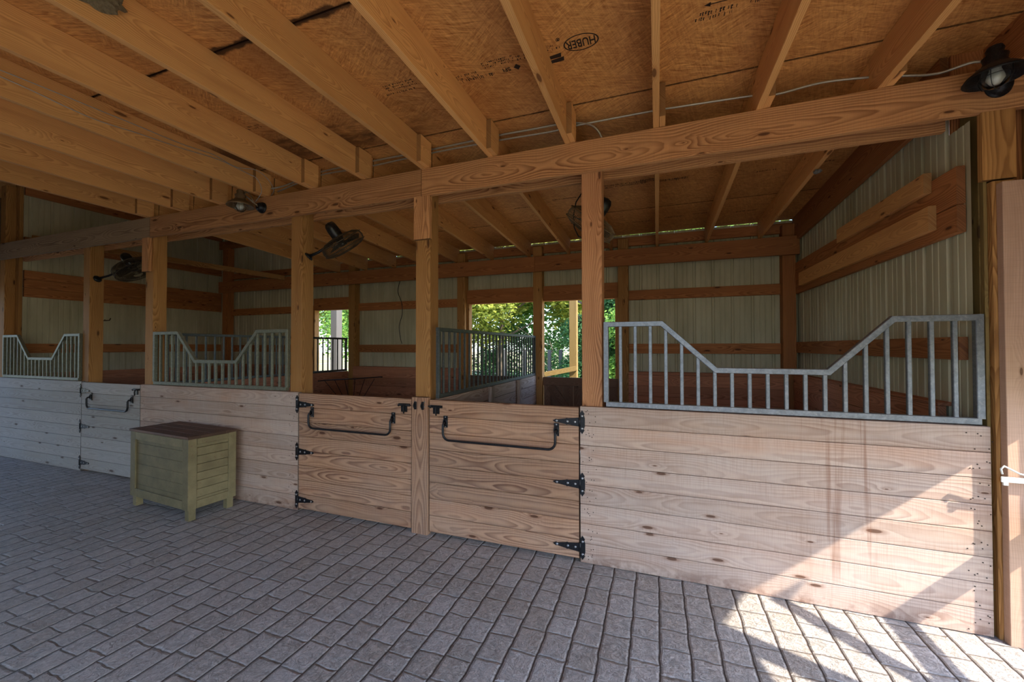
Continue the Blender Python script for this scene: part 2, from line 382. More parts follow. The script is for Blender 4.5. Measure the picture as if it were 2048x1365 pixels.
JC=[-5.487+i*.6125 for i in range(12)]          # joist lines, two feet apart
def zrear(y): return ZO-.045*max(0,y)            # underside of the roof boards behind the header
ceil=empty('ceiling',(0,0,3.27),kind='structure')
SEAMS=[-4.95,-3.73,-2.51,-1.29,-.06]
k=0
def cz(v): return Vector((v[0],v[1],v[2]-3.27))
for j in range(len(SEAMS)-1):
    xs=[-5.55+(0 if j%2 else -1.22)+2.44*i for i in range(5)]
    for a,b in zip(xs[:-1],xs[1:]):
        a=max(a,-5.6); b=min(b,1.95)
        if b-a<.05: continue
        m=MB(); m.box((a+.001,SEAMS[j]+.005,ZO-3.27),(b-.001,SEAMS[j+1]-.005,ZO+.018-3.27),tone=random.uniform(.9,1.06)); m.build('sheathing_board',M_osb,ceil)
for (y0,y1) in ((-.06,1.08),(1.08,2.08),(2.08,3.025)):
    xs=[-5.6,-4.3,-1.86,.58,1.95] if y0<.5 or y0>2 else [-5.6,-3.1,-.66,1.95]
    for a,b in zip(xs[:-1],xs[1:]):
        p=[(a+.001,y0+.005),(b-.001,y0+.005),(b-.001,y1-.005),(a+.001,y1-.005)]
        m=MB(); tn=random.uniform(.9,1.05)
        base=[Vector((x,y,zrear(y)-3.27)) for x,y in p]; top=[q+Vector((0,0,.018)) for q in base]
        m.v=base+top
        for f in ([3,2,1,0],[4,5,6,7],[0,1,5,4],[1,2,6,5],[2,3,7,6],[3,0,4,7]): m.face(f,[(0,0)]*4,tn)
        m.build('sheathing_board',M_osb,ceil)
# dark metal roof sheet added behind the board joints to stop light leaks
m=MB(); m.box((-5.6,-4.95,ZO+.02-3.27),(1.95,-.0,ZO+.05-3.27)); m.quad([(-5.6,0,.03),(1.95,0,.03),(1.95,3.03,-.105),(-5.6,3.03,-.105)]); m.build('roof_backing',M_seam,ceil)
def ceil_text(body,x,y,z,size,name='printed_letters',rot=0,slope=0):
    cu=bpy.data.curves.new(name,'FONT'); cu.body=body; cu.size=size; cu.extrude=.0006; cu.align_x='CENTER'; cu.align_y='CENTER'; cu.offset=size*.012
    o=bpy.data.objects.new(name,cu); COL.objects.link(o); o.parent=ceil; cu.materials.append(M_ink)
    o.rotation_euler=(slope,math.pi,rot); o.location=(x,y,z-3.27); return o
def dashes(x0,x1,y,z,h,rows=1,dens=.75):
    """ink marks too blurred to read"""
    mm=MB()
    for r in range(rows):
        x=x0
        while x<x1:
            w=random.uniform(.004,.010)
            if random.random()<dens:
                yy=y+r*h*1.4+random.uniform(-.1,.1)*h; hh=h*random.uniform(.6,1.)
                if random.random()<.5: mm.plate((x,yy,z-3.27),(1,0,0),(0,1,0),[(0,0),(w*.45,0),(w*.45,hh),(0,hh)],.0008)
                else: mm.plate((x,yy,z-3.27),(1,0,0),(0,1,0),[(0,0),(w,0),(w,hh*.3),(w*.4,hh*.4),(w*.9,hh*.7),(w*.5,hh),(0,hh*.9)],.0008)
            x+=w+random.uniform(.002,.006)
    return mm
zz=ZO-.001
m=MB(); cx,cy=-.395,-.635
for rx,ry in ((.098,.066),(.088,.056)):
    pass
ring=[]; n=40
for i in range(n):
    a0=2*math.pi*i/n; a1=2*math.pi*(i+1)/n
    o1=(cx+.100*math.cos(a0),cy+.062*math.sin(a0)); o2=(cx+.100*math.cos(a1),cy+.062*math.sin(a1))
    i1=(cx+.092*math.cos(a0),cy+.056*math.sin(a0)); i2=(cx+.092*math.cos(a1),cy+.056*math.sin(a1))
    m.plate((0,0,zz-3.27),(1,0,0),(0,1,0),[o1,o2,i2,i1],.0008)
m.build('printed_oval',M_ink,ceil)
t=ceil_text('HUBER',cx,cy,zz,.075); t.scale=(.72,1.15,1)
ceil_text('®',-.515,-.70,zz,.03)
ceil_text('SFI',-.87,-.57,zz,.045)
m=MB(); m.plate((-.83+.03,-.57,zz-3.27),(1,0,0),(0,1,0),[(-.022,0),(0,-.026),(.022,0),(0,.026)],.0008); m.build('printed_mark',M_ink,ceil)
m=MB(); m.plate((-.675,-.585,zz-3.27),(1,0,0),(0,1,0),[(-.03,-.02),(.03,-.024),(.034,.02),(-.01,.03),(-.034,.012)],.0008)
m.plate((-.595,-.53,zz-3.27),(1,0,0),(0,1,0),[(-.0,-.02),(.085,-.03),(.08,.004),(.0,.006)],.0008)
m.plate((-.595,-.565,zz-3.27),(1,0,0),(0,1,0),[(-.0,-.02),(.075,-.03),(.07,.004),(.0,.006)],.0008); m.build('printed_mark',M_ink,ceil)
for a in ((-1.20,-1.06,-.62,.020,2),(-1.18,-.95,-.575,.03,1),(-1.0,-.80,-.675,.014,3),(-.78,-.68,-.66,.018,2),(-.6,-.52,-.67,.018,2),
          (-1.70,-1.47,-.70,.016,3),(-1.75,-1.5,-.62,.02,1),(-3.1,-2.9,-.66,.02,2),(-2.72,-2.55,-1.72,.03,2),(.22,.39,-.62,.03,1),(.20,.38,-.585,.026,1),(.45,.57,-.62,.028,1)):
    dashes(a[0],a[1],a[2],zz,a[3],a[4]).build('printed_mark',M_ink,ceil)
m=MB(); m.box((.25,-.665,zz-3.27),(.40,-.659,zz+.0008-3.27)); m.plate((.235,-.662,zz-3.27),(1,0,0),(0,1,0),[(0,0),(.03,-.014),(.03,.014)],.0008); m.build('printed_arrow',M_ink,ceil)
for (x0,x1,y,h,r) in ((-.5,-.1,1.32,.026,2),(.02,.30,1.36,.05,1),(-.15,.0,1.3,.024,2),(.9,1.05,1.45,.022,1),(1.25,1.5,1.42,.022,1),(-.3,-.05,2.5,.03,1),(.1,.3,2.45,.03,1),(.42,.58,2.42,.03,1),(-1.1,-.75,1.5,.022,1),(-1.05,-.8,2.3,.03,1),(.9,1.1,2.5,.03,1),(-1.6,-1.3,1.6,.02,1)):
    dashes(x0,x1,y,zrear(y+.05)-.002,h*1.3,r,.95).build('printed_mark',M_ink,ceil)

def siding(m, axis, c, a0, a1, z0, z1, sgn):
    """ribbed metal sheet along axis 'x' (at y=c) or 'y' (at x=c); ribs stand away from the room; z1 may be a function"""
    P=.2286; prof=[(0,0),(.010,.016),(.030,.016),(.040,0),(.098,0),(.102,.004),(.112,.004),(.116,0),(.156,0),(.160,.004),(.170,.004),(.174,0)]
    pts=[]; k=math.floor(a0/P)-1
    while k*P<a1+P:
        for o,h in prof: pts.append((k*P+o,h))
        k+=1
    def hh(a):
        for (p,h),(q,i) in zip(pts[:-1],pts[1:]):
            if p<=a<=q: return h+(i-h)*(a-p)/(q-p)
        return 0
    q=[(a0,hh(a0))]+[(p,h) for p,h in pts if a0<p<a1]+[(a1,hh(a1))]
    Z1=z1 if callable(z1) else (lambda a:z1)
    for (p,h),(r,i) in zip(q[:-1],q[1:]):
        A=(p,c+sgn*h) if axis=='x' else (c+sgn*h,p); B=(r,c+sgn*i) if axis=='x' else (c+sgn*i,r)
        for z_a,z_b in ((z0,None),):
            m.quad([(A[0],A[1],z0),(B[0],B[1],z0),(B[0],B[1],Z1(r)),(A[0],A[1],Z1(p))])

# back wall, seen through the stalls
wb=empty('wall_back',(0,YB,0),kind='structure')
def rel(o,v): return (v[0]-o[0],v[1]-o[1],v[2]-o[2])
POSTS_B=[(-8.5,-8.34),(-5.22,-5.08),(-3.03,-2.89),(-1.75,-1.61),(-.51,-.37),(1.46,1.60)]
OPEN=[(-6.07,-5.22),(-2.86,-1.75),(-1.61,-.51)]
m=MB()
def bw(a0,a1,z0,z1): siding(m,'x',0,a0,a1,z0,z1,1)
for a0,a1 in ((XL-.03,-6.07),(-5.15,-2.9),(-.44,XR+.03)): bw(a0,a1,0,2.47)
for a0,a1 in OPEN: bw(a0,a1,2.44,2.47)
bw(XL-.03,-5.55,2.47,3.9); bw(-5.55,XR+.03,2.47,3.134)
m.build('metal_siding',M_siding,wb)
def wbox(parent,o,name,lo,hi,mat,label=None,**k):
    mm=MB(); mm.box(rel(o,lo),rel(o,hi),**k); return mm.build(name,mat,parent,label)
O=(0,YB,0)
bays=[(XL,-8.5),(-8.34,-6.07),(-5.08,-3.03),(-.37,1.46)]
for a0,a1 in ((-8.34,-6.12),(-5.08,-3.03),(-.37,1.46)):
    wbox(wb,O,'wall_girt',(a0,2.975,2.20),(a1,3.013,2.335),M_girt); wbox(wb,O,'wall_girt',(a0,2.975,1.45),(a1,3.013,1.585),M_girt)
for a0,a1 in ((-6.12,-5.22),(-2.89,-1.75),(-1.61,-.51)):
    wbox(wb,O,'opening_header',(a0,2.96,2.25),(a1,3.013,2.46),M_girt)
    wbox(wb,O,'opening_header_soffit',(a0,2.955,2.236),(a1,3.06,2.249),M_girt)
wbox(wb,O,'wall_girt',(-8.34,2.975,2.96),(-5.55,3.013,3.08),M_girt); wbox(wb,O,'wall_girt',(XL,2.975,3.62),(-5.55,3.013,3.78),M_girt)
wbox(wb,O,'rim_board',(-5.5,2.975,2.965),(1.6,3.013,3.09),M_girt)
for i,(a0,a1) in enumerate(((-8.34,-6.12),(-5.08,-2.99),(-.37,1.5))):
    mm=MB(); 
    for r in range(8): mm.box(rel(O,(a0,2.84,.005+r*.1445)),rel(O,(a1,2.878,.1445*(r+1)+.003)))
    mm.box(rel(O,(a0,2.84,1.162)),rel(O,(a1,2.975,1.2)))
    mm.build('kickboard',M_kick,wb)
for j,(a,b) in enumerate(((-6.12,-6.07),(-2.89,-2.845),(-.555,-.51))):
    wbox(wb,O,'opening_jamb',(a,2.94,0),(b,3.05,2.24),M_post)

# left wall
wlft=empty('wall_left',(XL,0,0),kind='structure'); OL=(XL,0,0)
m=MB(); siding(m,'y',0,.18,YB+.03,0,lambda y:4.03-.03*y,-1); m.build('metal_siding',M_siding,wlft)
mm=MB(); mm.box((-.12,.14,0),(.0,.178,4.0)); mm.build('return_board',M_post,wlft)
for z0,z1 in ((2.29,2.42),(2.423,2.55),(2.553,2.68),(1.46,1.6),(3.05,3.17)):
    wbox(wlft,OL,'wall_girt',(XL+.005,.18,z0),(XL+.045,3.0,z1),M_girt)
wbox(wlft,OL,'rake_board',(XL+.005,.18,3.79),(XL+.045,3.0,3.98),M_girt)
mm=MB()
for r in range(8): mm.box(rel(OL,(XL+.045,.18,.005+r*.1445)),rel(OL,(XL+.083,2.98,.1445*(r+1)+.003)))
mm.build('kickboard',M_kick,wlft)
# roof over the open left bay
mm=MB(); mm.quad([(-10.0,-5.0,4.05),(-5.5,-5.0,4.05),(-5.5,3.1,3.9),(-10.0,3.1,3.9)]); mm.quad([(-5.61,-4.95,3.3),(-5.61,3.1,3.14),(-5.61,3.1,3.9),(-5.61,-4.95,4.05)]); 
mm.build('ceiling_left_bay',M_osb,kind='structure')

# right wall
wr=empty('wall_right',(XR,0,0),kind='structure'); OR=(XR,0,0)
m=MB(); siding(m,'y',0,.06,YB,0,lambda y:(zrear(y)-.004 if y>.23 else ZH-.01),1); m.build('metal_siding',M_siding,wr)
wbox(wr,OR,'wall_girt',(XR-.045,.09,1.47),(XR-.006,2.9,1.60),M_girt)
wbox(wr,OR,'wall_girt',(XR-.045,.09,2.19),(XR-.006,2.9,2.345),M_girt)
wbox(wr,OR,'wall_girt',(XR-.045,.09,2.35),(XR-.006,2.9,2.565),M_girt)
wbox(wr,OR,'brace_board',(XR-.086,.26,2.25),(XR-.047,2.62,2.40),M_joist)
wbox(wr,OR,'brace_board',(XR-.086,.30,2.49),(XR-.047,1.57,2.615),M_joist)
mm=MB()
for r in range(8): mm.box(rel(OR,(XR-.085,.2,.005+r*.149)),rel(OR,(XR-.047,2.84,.149*(r+1)+.003)))
mm.box(rel(OR,(XR-.086,.2,1.197)),rel(OR,(XR,2.84,1.215)))
mm.build('kickboard',M_kick,wr)
# aisle end of the right wall: unseen half-open doorway whose boards and brace shade the sun
XO=1.95
wa=empty('wall_right_aisle',(XO,0,0),kind='structure'); OA=(XO,0,0)
mm=MB(); Y=-1
poly=[(.3,1.22),(-.13,1.295),(-.64,1.55),(-1.03,1.715),(-1.16,1.58),(-1.9,1.32),(-4.9,1.30),(-4.9,3.3),(.3,3.3)]  # lower edge shaped to throw the slanted shadow on front and floor
mm.plate((0,0,0),(0,1,0),(0,0,1),poly,.02); mm.build('metal_siding',M_siding,wa)
wbox(wa,OA,'door_post',(XO-.02,-1.16,0),(XO+.02,-1.01,3.0),M_post)
mm=MB(); mm.box((-.31,.205,0),(.02,.225,3.27)); mm.build('return_board',M_girt,wa)
wbox(wa,OA,'jamb_sun_block',(XO-.012,-.122,0),(XO+.012,.30,3.2),M_post)  # unseen strip added to keep the sun off most of the jamb
wbox(wa,OA,'door_rail',(XO-.02,-1.05,.625),(XO+.0,.1,.775),M_post)
mm=MB(); mm.board(rel(OA,(XO+.01,-.50,1.36)),rel(OA,(XO+.01,-.87,.74)),(0,1,.6),.115,.02); mm.build('door_brace',M_post,wa)
wbox(wa,OA,'door_post',(XO-.02,-3.1,0),(XO+.02,-2.95,3.0),M_post)

we=empty('wall_left_light_block',(-9.9,0,0),kind='structure'); OE=(-9.9,0,0)  # unseen end wall added to cut the daylight from the left
for lo,hi in (((-9.95,-.3,0),(-9.9,3.1,4.1)),((-9.95,-5,0),(-9.9,-3.9,4.1)),((-9.95,-3.9,2.45),(-9.9,-.3,4.1))): wbox(we,OE,'plank_light_block',lo,hi,M_darkw)
wf=empty('wall_front_light_block',(0,-4.95,0),kind='structure'); OF=(0,-4.95,0)  # unseen wall added behind the camera to cut flat daylight
wbox(wf,OF,'plank_light_block',(-14,-5.0,0),(-1.9,-4.95,4.05),M_darkw,g=0)
wbox(wf,OF,'header',(-1.9,-5.0,2.7),(1.95,-4.95,3.3),M_darkw,g=0)
# ------------------------------------------------------------------ timber frame
ORD=['first','second','third','fourth','fifth','sixth','seventh','eighth','ninth','tenth','eleventh','twelfth','thirteenth']
NJ=len(JC)
anc_f={11:'nearest the right-hand lamp',10:'with one cable passing behind it',9:'seen almost end-on above the right stall',8:'left of the oval ink mark',
 7:'with small ink print on its right',6:'above the middle post cover',5:'with two big knots near the beam',4:'right of the bird nest',3:'with thin wires on its face',2:'',1:'',0:'last one before the open left bay'}
for i,c in enumerate(JC):
    k=NJ-1-i
    o=empty('ceiling_joist',(c-.022,-2.4,ZT),label='pine joist over the aisle, %s from the right'%ORD[k]+(', '+anc_f[i] if anc_f[i] else ''),cat='joist',group='pine ceiling joists over the aisle')
    ro=(c-.022,-2.4,ZT)
    m=MB(); m.box(rel(ro,(c-.042,-4.9,ZT)),rel(ro,(c-.003,.10,ZO-.001))); m.build('joist_board',M_joist,o)
    m=MB(); m.box(rel(ro,(c-.002,-.125,ZT+.004)),rel(ro,(c+.036,.035,ZO-.012)),g=1); m.build('splice_block',M_joist,o)
    m=MB(); a=Vector((c-.016,.103,zrear(.103)-.114)); b=Vector((c-.016,2.965,zrear(2.965)-.114))
    m.board(a,b,(0,0,1),.224,.038,.002)
    m.build('ceiling_joist',M_joist,label='pine joist over the stalls behind the beam, %s from the right'%ORD[k],cat='joist',group='pine ceiling joists over the stalls')
m=MB(); m.box((1.785,-4.9,ZT),(1.825,.3,ZO-.001)); m.build('ceiling_joist',M_girt,label='dark end joist over the aisle, behind the right-hand lamp',cat='joist')
m=MB(); m.board((XR-.03,.2,3.11),(XR-.03,2.97,3.11-.045*2.77),(0,0,1),.30,.038); m.build('rake_joist',M_girt,label='dark sloping end joist along the right stall wall',cat='joist')
m=MB(); m.board((-8.62,.22,3.15),(-6.65,2.78,2.86),(0,0,1),.089,.038); m.build('tie_board',M_post,label='narrow diagonal board over the leftmost stall, from the beam to the back',cat='brace')

segs=[(-9.2,-5.462,'weathered left'),(-5.458,-1.852,'middle'),(-1.848,2.02,'long right')]
for a,b,n in segs:
    m=MB(); m.box((a,0,ZH),(b,.037,ZT-.001),ru=random.uniform(0,99))
    m.build('header_beam',M_joist3 if 'left' in n else M_joist2,label='%s plank of the front beam carrying the joists'%n,cat='beam',group='front planks of the header beam')
for a,b,n in ((-9.2,-5.462,'leftmost'),(-5.458,-1.852,'middle'),(-1.848,1.6,'right')):
    m=MB(); m.box((a,.181,ZH),(b,.219,ZT-.001))
    m.build('header_beam',M_joist2,label='%s rear plank of the header beam, behind the posts'%n,cat='beam',group='rear planks of the header beam')
for a,b,n in ((-8.5,-5.16,'left'),(-5.157,-1.70,'middle'),(-1.697,1.62,'right')):
    m=MB(); m.box((a,2.80,2.66),(b,2.838,2.885)); 
    m.build('header_beam',M_girt,label='%s plank of the beam along the back wall'%n,cat='beam',group='back wall beam planks')

PF=[(-8.985,-8.845,'leftmost front post beside the left grille'),(-6.865,-6.725,'front post at the hinge side of the left stall door'),(-5.60,-5.46,'front post left of the middle grille with a block on top'),
    (-3.345,-3.205,'front post between middle grille and middle door carrying a fan'),(-1.93,-1.79,'middle front post above the narrow cover board'),(-.515,-.37,'reddish front post left of the right-hand grille')]
for i,(a,b,l) in enumerate(PF):
    zt=3.9 if i==0 else ZH+.2
    m=MB(); m.box((a,.040,0),(b,.179,zt),c=.004); m.build('post',M_postr if i==5 else M_post,label='square '+l,cat='post')
m=MB(); m.box((1.672,.062,0),(1.812,.20,ZT-.0),c=.004); m.build('post',M_postg,label='greenish treated corner post at the right end of the stalls',cat='post')
m=MB(); m.box((1.690,.0,0),(1.776,.058,2.43),c=.003); m.build('trim_post',M_post,label='narrow brown post in front of the right corner post',cat='post')
m=MB(); m.box((1.655,.0,2.44),(1.79,.038,ZH-.001)); m.build('nailed_block',M_post,label='nail-studded block under the beam at the right corner',cat='block',group='blocks under the header beam')
m=MB(); m.box((-1.925,.0,2.45),(-1.77,.038,ZH-.001)); m.build('nailed_block',M_joist2,label='block nailed to the middle front post under the beam',cat='block',group='blocks under the header beam')
m=MB(); m.box((-5.60,.0,2.42),(-5.48,.038,ZH-.001)); m.build('nailed_block',M_joist2,label='block nailed under the beam left of the middle grille',cat='block',group='blocks under the header beam')
m=MB(); m.box((1.673,.03,0),(1.688,.06,2.8)); m.build('filler_strip',M_postg,label='thin strip beside the greenish right corner post',cat='trim')
m=MB(); m.box((1.705,-.045,0),(1.93,-.002,2.41)); m.build('door_jamb',M_pink,label='pale pinkish jamb board at the right edge',cat='door jamb')
LB=['in the far left corner','left of the back window over the hay rack stall','left of the middle back opening','between the two right-hand back openings','right of the brown gate opening','in the right back corner']
for (a,b),l in zip(POSTS_B,LB):
    m=MB(); m.box((a,2.84 if False else 2.88,0),(b,3.012,3.6 if a<-8 else 3.05),c=.004); m.build('wall_post',M_post if a>-8 and a<1.4 else M_girt,label='back wall post '+l,cat='post')

# ------------------------------------------------------------------ stall fronts and doors
def nails(m,x,zs,dx=.05,mi=1):
    for z in zs:
        for k in range(3):
            xx=x+random.uniform(-dx,dx)*.5+(k-1)*.012; zz_=z+random.uniform(-.05,.05)
            m.lathe((xx,-.0003,zz_),(0,-1,0),[(.0035,0),(.003,.0012)],6,mi)
def planks(m,x0,x1,z0,z1,n,y0=0.,y1=.037,gap=.0028,mi=0,tone=(.88,1.1)):
    h=(z1-z0)/n
    for r in range(n):
        m.box((x0,y0+random.uniform(0,.0015),z0+r*h+(gap/2 if r else 0)),(x1,y1,z0+(r+1)*h-gap/2),c=.0025,g=0,tone=random.uniform(*tone))
def stall_front(x0,x1,mat,label,nl):
    m=MB(); planks(m,x0,x1,.004,1.118,8)
    zs=[.07+.139*i for i in range(8)]
    for x in nl: nails(m,x,zs)
    return m.build('plank_front',[mat,M_nail],label=label,cat='stall front')
stall_front(-9.3,-6.785,M_panelL,'pale weathered plank front of the leftmost stall, below the small grille',[-6.84,-8.9])
stall_front(-5.595,-3.198,M_panel,'plank stall front behind the olive chest',[-5.53,-3.28])
stall_front(-.522,1.668,M_panel,'long sunlit plank front below the right-hand grille',[-.47,-.44,1.64,1.60])
m=MB(); m.box((-1.932,-.014,0),(-1.778,.037,1.127),c=.003)
for x in (-1.90,-1.81):
    for z in (1.09,1.05): m.lathe((x,-.014,z),(0,-1,0),[(.006,0),(.005,.003)],8,1)
m.build('cover_board',[M_door,M_bolt],label='narrow upright cover board between the two big stall doors',cat='board')

def hinge(z,sx,parent,ox):
    """tee hinge; sx=+1 strap points right, -1 left; ox door-edge x relative to parent"""
    m=MB(); ox=Vector((ox,-.0015,z))
    X=(sx,0,0)
    strap=[(.0,-.032),(.03,-.028),(.085,-.022),(.09,-.026),(.10,-.020),(.165,-.010),(.172,-.014),(.195,0),(.172,.014),(.165,.010),(.10,.020),(.09,.026),(.085,.022),(.03,.028),(0,.032)]
    if sx<0: strap=[(-a,b) for a,b in strap][::-1]
    m.plate(ox,(1,0,0),(0,0,1),strap,.005)
    leaf=[(-.012,-.052),(-.018,-.058),(0.003,-.085),(.020,-.058),(.014,-.052),(.022,-.03),(.022,.03),(.014,.052),(.020,.058),(.003,.085),(-.018,.058),(-.012,.052)]
    lx=ox+Vector((-sx*.018,0,0))
    if sx<0: pass
    m.plate(lx,(1,0,0),(0,0,1),leaf,.005)
    m.tube([ox+Vector((-sx*.003,-.006,-.034)),ox+Vector((-sx*.003,-.006,.034))],.007,8)
    h=m.build('hinge',M_iron,parent,'black iron tee hinge')
    for q in [ox+Vector((sx*a,-.005,0)) for a in (.03,.085,.165)]+[lx+Vector((.003,-.005,c)) for c in (-.045,.045)]:
        b=MB(); b.lathe(q,(0,-1,0),[(.009,0),(.008,.003),(.004,.005)],10); b.build('bolt',M_bolt,h,'bright zinc bolt')
def pull(xa,xb,parent,z=.935):
    m=MB(); zb=z-.135; y=-.048; r=.055; n=6; pts=[(xa,-.012,z),(xa,y*.8,z-.004),(xa,y,z-.02)]
    for i in range(n+1):
        a=math.pi/2*i/n; pts.append((xa+r-r*math.cos(a),y,zb+r-r*math.sin(a)))
    for i in range(1,14): pts.append((xa+r+(xb-xa-2*r)*i/14,y,zb))
    for i in range(n+1):
        a=math.pi/2*i/n; pts.append((xb-r+r*math.sin(a),y,zb+r-r*math.cos(a)))
    pts+= [(xb,y,z-.02),(xb,y*.8,z-.004),(xb,-.012,z)]
    m.tube(pts,.0095,8); h=m.build('pull_handle',M_iron,parent,'long black bent iron pull bar')
    for x in (xa,xb):
        b=MB(); b.box((x-.019,-.008,z-.042),(x+.019,-.001,z+.052),c=.002)
        ring=[(x+.016*math.cos(t),-.014,z+.0+.026*math.sin(t)) for t in [2*math.pi*k/14 for k in range(14)]]
        b.tube(ring,.006,6,closed=True)
        for s_ in (-.034,.042): b.lathe((x,-.008,z+s_),(0,-1,0),[(.006,0),(.004,.003)],8,1)
        b.build('bracket',[M_iron,M_bolt],h)
def latch(x,s,parent,z=1.05):
    """s=+1: catch lies to the right of x"""
    m=MB()
    m.box((x-.055,-.010,z-.004),(x+.055,-.002,z+.018),c=.002)
    m.box((x-.028,-.012,z-.052),(x+.028,-.002,z+.004),c=.002)
    m.tube([(x-.045,-.018,z+.008),(x+.07*s+.0,-.018,z+.008)],.006,8)
    m.tube([(x+.005,-.016,z+.006),(x+.008,-.030,z-.02),(x+.010,-.028,z-.062)],.006,8)
    m.tube([(x-.045,-.014,z+.01),(x-.052,-.020,z+.004),(x-.048,-.014,z-.004)],.007,8)
    m.build('latch',M_iron,parent,'black gate latch')
def catch(x,z,label,grp):
    m=MB(); m.box((x-.012,-.022,z-.028),(x+.012,-.0145,z+.036),c=.002)
    m.tube([(x-.010,-.022,z-.016),(x-.008,-.034,z+.004),(x-.010,-.022,z+.022)],.004,6)
    for s_ in (-.022,.03): m.lathe((x+.002,-.022,z+s_),(0,-1,0),[(.008,0),(.006,.005)],10)
    m.build('latch_catch',M_iron,label=label,cat='latch catch',group=grp)
def door(x0,x1,hx,mat,label,hl,latchx,tw=(.88,1.1)):
    o=empty('stall_gate',(x0,0,0),label=label,cat='stall door')
    w=x1-x0; m=MB(); planks(m,.005,w-.005,.028,1.110,8,tone=tw)
    m.build('door_boards',[mat,M_nail],o)
    for z in (.14,.55,.97): m=MB(); m.box((.07,.039,z-.05),(w-.03,.060,z+.05)); m.build('back_rail',mat,o)
    left=hx=='L'
    for z in (1.005,.56,.11): hinge(z,1 if left else -1,o,0.0 if left else w)
    pull(hl[0]-x0,hl[1]-x0,o); latch(latchx-x0,1 if left else -1,o)
    return o
door(-6.782,-5.598,'L',M_panelL,'pale weathered stall door at the left, beside the olive chest',(-6.56,-5.74),-5.66)
door(-3.192,-1.938,'L',M_door,'middle stall door hinged on its left, with a black pull bar',(-3.02,-2.12),-2.01)
door(-1.772,-.528,'R',M_door,'stall door hinged on its right beside the long sunlit front',(-1.615,-.695),-1.70)
catch(-1.893,1.055,'left latch catch on the cover board between the doors','latch catches on the cover board')
catch(-1.822,1.055,'right latch catch on the cover board between the doors','latch catches on the cover board')

# ------------------------------------------------------------------ grilles
def tubebar(m,a,b,w,mi=0):
    a=Vector(a); b=Vector(b); Wd=Vector((0,1,0)) if abs((b-a).normalized().y)<.9 else Vector((0,0,1))
    m.board(a,b,Wd,w,w,.003,tone=1.)
def yoke_grille(x0,xs,x1,mat,label,nb=19,y=.030,z0=1.122,zt=1.722,zl=1.410):
    o=empty('stall_grille',(x0,y,z0),label=label,cat='grille',group='dipped metal grilles on the stall fronts')
    P=[(x0,zt),(xs[0],zt),(xs[1],zl),(xs[2],zl),(xs[3],zt),(x1,zt)]
    w=.036; r=lambda x,z:(x-x0,0,z-z0)
    m=MB(); h=w/2
    tubebar(m,r(x0+h,z0+h),r(x1-h,z0+h),w); tubebar(m,r(x0+h,z0+w*.9),r(x0+h,zt-.001),w*.97); tubebar(m,r(x1-h,z0+w*.9),r(x1-h,zt-.001),w*.97)
    Q=[(p[0]+(h if i==0 else -h if i==5 else 0),p[1]-h) for i,p in enumerate(P)]
    for a,b in zip(Q[:-1],Q[1:]):
        d=Vector((b[0]-a[0],b[1]-a[1])).normalized()*.008
        tubebar(m,r(a[0]-d.x,a[1]-d.y),r(b[0]+d.x,b[1]+d.y),w*(.985-.012*abs(d.y*100)))
    m.build('frame',mat,o)
    def top(x):
        for a,b in zip(P[:-1],P[1:]):
            if a[0]<=x<=b[0]: return a[1]+(b[1]-a[1])*(x-a[0])/(b[0]-a[0])
    st=(x1-x0-w)/(nb+1)
    for i in range(nb):
        x=x0+h+st*(i+1); m=MB(); tubebar(m,r(x,z0+w-.002),r(x,top(x)-w*.7),.022); m.build('bar',mat,o)
    return o
yoke_grille(-.358,(.03,.36,.965,1.275),1.66,M_galv,'large galvanised grille with a dip, above the sunlit right front')
yoke_grille(-5.41,(-4.99,-4.70,-4.07,-3.77),-3.352,M_olivemetal,'dusty greenish grille with a dip, above the chest')
yoke_grille(-8.80,(-8.41,-8.11,-7.51,-7.22),-6.872,M_olivemetal,'small far left grille with a dip, above the pale front')

def part_grille(x,label,mat,nb=27):
    y0,y1=.045,2.86; o=empty('partition_grille',(x,y0,1.118),label=label,cat='grille'); h=.016; zt=.575
    m=MB()
    for a,b in (((0,0,h),(0,y1-y0,h)),((0,0,zt),(0,y1-y0,zt)),((0,h,h*2),(0,h,zt-h)),((0,y1-y0-h,h*2),(0,y1-y0-h,zt-h))): tubebar(m,a,b,.032)
    m.build('frame',mat,o)
    for i in range(nb):
        y=(y1-y0)*(i+1)/(nb+1); m=MB(); tubebar(m,(0,y,.03),(0,y,zt-.014),.018); m.build('bar',mat,o)
part_grille(-1.72,'straight dark grille on the partition in front of the green trees',M_darkmetal)
part_grille(-5.24,'straight dark grille on the left partition, behind the dusty grille',M_darkmetal,25)
def partition(x,label,mat,rng=(.042,2.88)):
    o=empty('stall_partition',(x,rng[0],0),label=label,cat='partition'); L=rng[1]-rng[0]; m=MB()
    for r in range(8): m.box((-.019,0,.004+r*.1393),(.019,L,.1393*(r+1)),g=1)
    m.build('planks',mat,o)
    for y in (1.02,1.95): 
        m=MB(); m.box((.021,y,0),(.06,y+.09,1.118),c=.004); m.build('cleat',mat,o)
        m=MB(); m.box((-.06,y,0),(-.021,y+.09,1.118),c=.004); m.build('cleat',mat,o)
partition(-1.72,'plank partition with upright cleats between middle and right stalls',M_part)
partition(-5.24,'dark plank partition between the left and middle stalls',M_kick)

